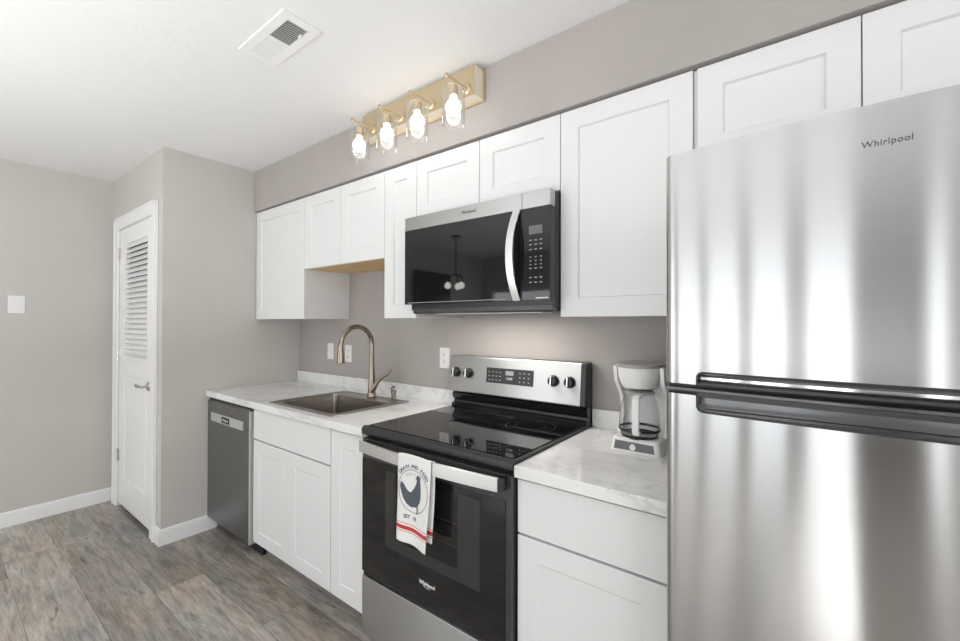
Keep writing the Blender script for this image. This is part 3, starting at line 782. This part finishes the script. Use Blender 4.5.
# curved handle
bm = bmesh.new(); prev = None; ns = 24
for i in range(ns+1):
    u = i/ns; z = 1.446+(1.790-1.446)*u; bow = 1-(2*u-1)**2
    yb = FY-.004-.034*bow; xc = 2.253-.014*bow
    ring = [bm.verts.new(v) for v in ((xc-.016, yb+.006, z), (xc-.016, yb+.001, z), (xc-.014, yb, z), (xc+.014, yb, z), (xc+.016, yb+.001, z), (xc+.016, yb+.006, z))]
    if prev:
        for q in range(6): bm.faces.new((prev[q], prev[(q+1) % 6], ring[(q+1) % 6], ring[q]))
    else: bm.faces.new(ring)
    prev = ring
bm.faces.new(prev)
obj('handle', bm, steel('microwave_handle_steel', (.74, .74, .74), .36, .4, var=.01), t, label='bowed stainless handle')
bm = bmesh.new(); poly = [(FY-.001, 1.455)] + [(FY-.006-.032*(1-(2*u-1)**2), 1.455+.326*u) for u in [k/12 for k in range(13)]] + [(FY-.001, 1.781)]
prism(bm, poly, 'X', 2.256, 2.262); obj('handle_back', bm, M_black, t)

# ------------------------------------------------------------------ refrigerator
FX0, FX1, FTOP = 2.863, 3.625, 1.738
t = thing('refrigerator', 'stainless top-freezer refrigerator at the end of the counter', 'refrigerator', ((FX0+FX1)/2, -.38, 0))
obj('cabinet_body', box(FX0+.004, FX1-.004, -.700, -.030, .040, 1.724, bev=.004), mat('grey_fridge_side', (.28, .28, .285), .45), t)
def front_y(x):
    u = (x-(FX0+FX1)/2)/((FX1-FX0)/2); au = abs(u)
    y = -.788+.033*u*u
    e = (1-au)*((FX1-FX0)/2)                      # distance to the side edge
    if e < .016: y += .016-math.sqrt(max(0, .016**2-(.016-e)**2))
    return y
def fridge_door(poly, z_lo, z_hi):
    bm = bmesh.new(); prism(bm, poly, 'Y', -1.0, -.708)
    xs = [FX0+.0005, FX0+.002, FX0+.004, FX0+.007, FX0+.011, FX0+.016] + [FX0+.016+(FX1-FX0-.032)*i/48 for i in range(1, 48)] + [FX1-.016, FX1-.011, FX1-.007, FX1-.004, FX1-.002, FX1-.0005]
    for x in xs:
        bmesh.ops.bisect_plane(bm, geom=bm.verts[:]+bm.edges[:]+bm.faces[:], plane_co=(x, 0, 0), plane_no=(1, 0, 0), dist=1e-6)
    for v in bm.verts:
        if v.co.y < -.9:
            v.co.y = front_y(v.co.x)
    return bm
PX0, PX1 = 2.930, FX1-.060
GZ0, GZ1 = 1.206, 1.229
NZ1, NZ0 = 1.256, 1.172
rr = .012
def arc(cx, cz, a0, a1, n=5, r=rr): return [(cx+r*math.cos(math.radians(a0+(a1-a0)*k/n)), cz+r*math.sin(math.radians(a0+(a1-a0)*k/n))) for k in range(n+1)]
top_poly = [(FX0, GZ1), (PX0, GZ1)] + arc(PX0+rr, NZ1-rr, 180, 90) + arc(PX1-rr, NZ1-rr, 90, 0) + [(PX1, GZ1), (FX1, GZ1), (FX1, FTOP), (FX0, FTOP)]
bot_poly = [(FX0, .070), (FX1, .070), (FX1, GZ0), (PX1, GZ0)] + arc(PX1-rr, NZ0+rr, 0, -90) + arc(PX0+rr, NZ0+rr, 270, 180) + [(PX0, GZ0), (FX0, GZ0)]
fd = obj('freezer_door', fridge_door(top_poly, GZ1, FTOP), M_steel, t, ang=50)
ld = obj('fridge_door', fridge_door(bot_poly, .07, GZ0), M_steel, t, ang=50)
M_gask = mat('dark_gasket', (.03, .03, .032), .35)
obj('door_gasket', box(FX0+.004, FX1-.004, -.735, -.700, GZ0-.002, GZ1+.002), M_gask, t, smooth=False)
M_pocket = mat('dark_pocket_plastic', (.06, .06, .063), .4)
M_pocketl = mat('grey_pocket_plastic', (.26, .26, .265), .2, .5)
def pocket(z0, z1, name, parent, m):
    bm = bmesh.new(); e = .0012
    bx(bm, PX0+e, PX1-e, -.726, -.707, z0, z1)                       # back of the recess
    o = obj(name, bm, m, parent)
    return o
pocket(GZ1-.001, NZ1-.001, 'handle_pocket', fd, M_pocketl)
pocket(NZ0+.001, GZ0+.001, 'handle_pocket', ld, M_pocketl)
# rims round both recesses (dark lip that follows the door curve)
def lip(pts, parent, name, m, r=.0022):
    P3 = [(x, front_y(x)+.0008, z) for x, z in pts]; obj(name, tube(bmesh.new(), P3, r, 8), m, parent)
def dens(x0, x1, z, n=30): return [(x0+(x1-x0)*i/n, z) for i in range(n+1)]
lip([(PX0, GZ1)]+arc(PX0+rr, NZ1-rr, 180, 90)+dens(PX0+rr, PX1-rr, NZ1)[1:]+arc(PX1-rr, NZ1-rr, 90, 0)[1:]+[(PX1, GZ1)], fd, 'pocket_rim', M_gask)
lip([(PX0, GZ0)]+arc(PX0+rr, NZ0+rr, 180, 270)+dens(PX0+rr, PX1-rr, NZ0)[1:]+arc(PX1-rr, NZ0+rr, -90, 0)[1:]+[(PX1, GZ0)], ld, 'pocket_rim', M_gask)
# horizontal grip bars flanking the seam
def strip(z0, z1, d0, d1, x0, x1, m, name, parent, n=30):
    bm = bmesh.new(); prev = None
    for i in range(n+1):
        x = x0+(x1-x0)*i/n; y = front_y(min(max(x, FX0+.02), FX1-.02))
        ring = [bm.verts.new(v) for v in ((x, y+d0, z0), (x, y+d1, z0), (x, y+d1, z1), (x, y+d0, z1))]
        if prev:
            for q in range(4): bm.faces.new((prev[q], prev[(q+1) % 4], ring[(q+1) % 4], ring[q]))
        else: bm.faces.new(ring)
        prev = ring
    bm.faces.new(prev); return obj(name, bm, m, parent)
strip(1.2285, 1.2345, .004, .016, PX0+.002, PX1-.002, M_gask, 'grip_bar', fd)
strip(1.240, 1.2455, .010, .022, PX0+.002, PX1-.002, M_chrome, 'bright_trim', fd)
strip(1.2035, 1.2135, .000, .030, PX0+.001, PX1-.001, M_gask, 'grip_bar', ld)
strip(1.214, 1.2195, .003, .024, FX0+.003, FX1-.003, mat('smoked_seam_trim', (.12, .12, .12), .2, .6), 'seam_trim', ld)
# hinge cover, base grille, feet, lettering
obj('hinge_cover', box(FX1-.09, FX1-.01, -.76, -.66, 1.7245, 1.748, bev=.004), M_dark, t)
obj('base_grille', box(FX0+.01, FX1-.01, -.700, -.680, .012, .064, bev=.002), M_dark, t)
for x in (FX0+.06, FX1-.06):
    for y in (-.64, -.08): obj('foot', cyl(bmesh.new(), (x, y, 0), (x, y, .042), .018, n=12), M_black, t)
bm = text_bm('Whirlpool', .0146, .0010, spacing=1.05)
for v in bm.verts:
    x = 3.224+v.co.x; v.co = Vector((x, front_y(x)-.0006-v.co.z, 1.669+v.co.y))
obj('lettering', bm, mat('dark_chrome_lettering', (.10, .10, .105), .25, .8), fd, label='raised brand lettering')

# ------------------------------------------------------------------ coffee maker
kx0, kx1, kyf, kyb = 2.568, 2.742, -.300, -.100; kz = CT+.0008
kc = (kx0+kx1)/2
t = thing('coffee_maker', 'white drip coffee maker on the counter beside the refrigerator', 'coffee maker', (kc, -.2, kz))
bm = bmesh.new()
poly = rrect(kx0, kx1, kyf, kyb, .022, 6)
prism(bm, poly, 'Z', kz, kz+.048)
for v in bm.verts:
    if v.co.z > kz+.02: v.co.x = kc+(v.co.x-kc)*.93; v.co.y = -.2+(v.co.y+.2)*.95
bmesh.ops.bevel(bm, geom=[e for e in bm.edges if all(v.co.z > kz+.02 for v in e.verts)], offset=.005, segments=3, affect='EDGES')
obj('base', bm, M_white_pl, t)
def basey(z): return kyf+.005*(z-kz)/.048
bm = prism(bmesh.new(), [(kc-.070, kz+.009), (kc+.066, kz+.009), (kc+.062, kz+.036), (kc-.066, kz+.038)], 'Y', -.0012, .002)
for v in bm.verts: v.co.y = basey(v.co.z)+v.co.y
obj('front_panel', bm, M_greypanel, t, label='grey switch panel')
obj('switch_knob', cyl(bmesh.new(), (kc-.004, basey(kz+.022)-.007, kz+.022), (kc-.004, basey(kz+.022), kz+.022), .0105, n=24, bev=.0015), M_white_pl, t)
# rear column: wide at top, waisted at carafe
zt = 1.214
bm = bmesh.new()
prism(bm, [(-.100, kz+.047), (-.162, kz+.047), (-.158, kz+.10), (-.152, kz+.18), (-.185, kz+.205), (-.200, zt-.008), (-.100, zt-.008)], 'X', kx0+.003, kx1-.003)
obj('column', bm, M_white_pl, t)
# side cheeks that wrap the carafe
for s in (-1, 1):
    xo = kc+s*.0735
    poly = [(-.110, kz+.046), (-.215, kz+.046), (-.192, kz+.075), (-.182, kz+.11), (-.182, kz+.15), (-.196, kz+.185), (-.225, kz+.215), (-.250, kz+.24), (-.262, zt-.006), (-.110, zt-.006)]
    obj('side_cheek', prism(bmesh.new(), poly, 'X', min(xo, xo+s*.0125), max(xo, xo+s*.0125), ), M_white_pl, t)
# brew basket (tapering bowl) and lid
bk = Vector((kc-.004, -.232, 0))
obj('brew_basket', lathe(bmesh.new(), [(0, kz+.217), (.046, kz+.217), (.055, kz+.221), (.064, kz+.240), (.0705, kz+.265), (.0725, zt-.008), (0, zt-.008)], (bk.x, bk.y, 0)), M_white_pl, t)
bm = bmesh.new(); poly = [(bk.x+.076*math.cos(a), bk.y+.076*math.sin(a)) for a in [PI+PI*k/24 for k in range(25)]] + [(kx1+.001, -.19), (kx1-.002, -.102), (kx0+.002, -.102), (kx0-.001, -.19)]
prism(bm, poly, 'Z', zt-.0075, zt+.004)
bmesh.ops.bevel(bm, geom=[e for e in bm.edges if all(v.co.z > zt for v in e.verts)], offset=.003, segments=2, affect='EDGES')
obj('lid', bm, M_greylid, t, label='grey hinged lid')
cv = Vector((kc-.002, -.232, 0)); cz = kz+.052
obj('warming_plate', cyl(bmesh.new(), (cv.x, cv.y, kz+.047), (cv.x, cv.y, kz+.0515), .060, n=40, bev=.001), M_black, t)
c2 = thing('coffee_carafe', 'clear glass carafe with white handle inside the coffee maker', 'carafe', (cv.x, cv.y, cz))
obj('glass_body', lathe(bmesh.new(), [(0, cz), (.056, cz), (.065, cz+.006), (.069, cz+.022), (.0695, cz+.045), (.067, cz+.080), (.061, cz+.110), (.052, cz+.136), (.048, cz+.145), (.049, cz+.150)], (cv.x, cv.y, 0), n=48), M_carafe, c2)
bm = lathe(bmesh.new(), [(.0688, cz+.018), (.0702, cz+.020), (.0702, cz+.025), (.0695, cz+.027)], (cv.x, cv.y, 0), n=48)
lathe(bm, [(.0555, cz+.0005), (.064, cz+.0048), (.0645, cz+.0055), (.056, cz+.002)], (cv.x, cv.y, 0), n=48)
obj('metal_band', bm, mat('dark_band', (.05, .05, .052), .25, .5), c2)
bm = lathe(bmesh.new(), [(.0495, cz+.146), (.052, cz+.148), (.052, cz+.152), (.040, cz+.157), (0, cz+.158)], (cv.x, cv.y, 0), n=40)
obj('carafe_lid', bm, M_greylid, c2)
# handle faces the camera (front), strap from collar to base
hx = cv.x+.016
hpts = [(-.047, cz+.150), (-.086, cz+.150), (-.100, cz+.140), (-.103, cz+.030), (-.093, cz+.016), (-.067, cz+.018), (-.069, cz+.026), (-.087, cz+.027), (-.091, cz+.034), (-.088, cz+.128), (-.080, cz+.140), (-.050, cz+.140)]
bm = prism(bmesh.new(), [(cv.y+a, b_) for a, b_ in hpts], 'X', hx-.011, hx+.011)
bmesh.ops.rotate(bm, cent=(cv.x, cv.y, 0), matrix=Matrix.Rotation(.0, 3, 'Z'), verts=bm.verts)
bmesh.ops.bevel(bm, geom=[e for e in bm.edges], offset=.002, segments=2, affect='EDGES')
obj('handle', bm, M_white_pl, c2, label='white plastic handle')

# ------------------------------------------------------------------ vanity light
VX0, VX1, VZ0, VZ1 = 1.312, 2.048, 2.300, 2.425
t = thing('vanity_light', 'gold four-bulb bath bar lamp with clear glass cylinders on the soffit', 'wall lamp', ((VX0+VX1)/2, SOF_Y, (VZ0+VZ1)/2))
obj('wall_pan', box(VX0-.008, VX1+.008, SOF_Y-.008, SOF_Y, VZ0-.008, VZ1+.004, bev=.001), M_gold, t)
obj('back_box', box(VX0, VX1, SOF_Y-.060, SOF_Y-.008, VZ0, VZ1, bev=.0015), M_goldlit, t, label='backplate box sides, coloured cream as if lit by the bulbs')  # bulb light on the gold sides is painted as cream
obj('face_plate', box(VX0+.001, VX1-.001, SOF_Y-.0615, SOF_Y-.060, VZ0+.001, VZ1-.001, bev=.0005), M_gold, t, label='brushed gold front face')
fy_ = SOF_Y-.0615; by = -.492
for i, x in enumerate((1.396, 1.600, 1.797, 2.002)):
    za = 2.338
    bm = lathe(bmesh.new(), [(0, fy_-.008), (.020, fy_-.008), (.024, fy_-.004), (.024, fy_)], (x, 0, za), 'Y', n=28)
    tube(bm, [(x, fy_, za), (x, by-.040, za)], .0045, 12)
    lathe(bm, [(0, by-.047), (.0075, by-.047), (.0085, by-.043), (.0075, by-.039), (0, by-.039)], (x, 0, za), 'Y', n=16)
    arm = obj('arm', bm, M_gold, t)
    bm = tube(bmesh.new(), [(x, by, za+.004), (x, by, za-.045)], .0045, 12)
    lathe(bm, [(0, za-.030), (.017, za-.030), (.019, za-.034), (.019, za-.064), (.014, za-.068), (0, za-.068)], (x, by, 0), n=24)
    obj('socket_cup', bm, M_gold, arm)
    gz1, gz0, gr = za-.033, za-.183, .046
    bm = lathe(bmesh.new(), [(.020, gz1), (gr-.006, gz1), (gr, gz1-.006), (gr, gz0)], (x, by, 0), n=40)
    obj('glass_shade', bm, M_glass, t)
    bz = za-.110
    prof = [(.013, za-.066), (.0135, za-.078)] + [(.0305*math.sin(a), bz-.0+.0305*math.cos(a)) for a in [math.radians(d_) for d_ in range(35, 181, 12)]] + [(0, bz-.0305)]
    obj('bulb', lathe(bmesh.new(), prof, (x, by, 0), n=28), M_bulb, t)

# ------------------------------------------------------------------ behind the camera: an added fill lamp, and things seen only as reflections
for x, y in ((5.0, -3.2),):
    t = thing('ceiling_fill_lamp', 'added round fill lamp on the ceiling, unseen behind the camera', 'ceiling lamp', (x, y, H))  # lamp added for soft fill, no such fixture in view
    obj('rim', lathe(bmesh.new(), [(.20, H), (.205, H-.03), (.195, H-.034), (.19, H-.03)], (x, y, 0), n=40), M_nickel, t)
    obj('diffuser', lathe(bmesh.new(), [(0, H-.055), (.10, H-.05), (.17, H-.038), (.192, H-.028)], (x, y, 0), n=40), M_diff, t)
    l = bpy.data.lights.new('ceiling_fill_lamp_light', 'AREA'); l.shape = 'DISK'; l.size = .38; l.energy = CEIL_W
    lo = bpy.data.objects.new('ceiling_fill_lamp_light', l); COL.objects.link(lo); lo.parent = t; lo.location = (0, 0, -.062)

lx_, ly_ = -.26, -3.0
t = thing('pendant_lamp', 'dark pendant with three lit bulbs mirrored in the microwave door', 'pendant lamp', (lx_, ly_, H))
bm = cyl(bmesh.new(), (lx_, ly_, H-.02), (lx_, ly_, H), .06); cyl(bm, (lx_, ly_, 1.95), (lx_, ly_, H-.02), .008, n=10)
obj('stem', bm, M_black, t)
bm = bmesh.new()
for k in range(3):
    a = 2*PI*k/3+.1; px, py = lx_+.10*math.cos(a), ly_+.10*math.sin(a)
    tube(bm, [(lx_, ly_, 1.96), (px, py, 1.93), (px, py, 1.86)], .010, 8)
obj('arm_set', bm, M_black, t)
for k in range(3):
    a = 2*PI*k/3+.1; px, py = lx_+.10*math.cos(a), ly_+.10*math.sin(a)
    obj('bulb', lathe(bmesh.new(), [(.012, 1.86)]+[(.04*math.sin(q), 1.815+.04*math.cos(q)) for q in [math.radians(d_) for d_ in range(30, 181, 15)]], (px, py, 0), n=20), M_bulb, t)
t = thing('television', 'black flat television on the left wall mirrored in the microwave door', 'television', (XL, -3.4, 1.9))
obj('screen', box(XL+.05, XL+.075, -3.78, -3.05, 1.62, 2.08, bev=.003), M_blackgloss, t)
obj('wall_mount', box(XL, XL+.051, -3.5, -3.34, 1.76, 1.94), M_black, t)
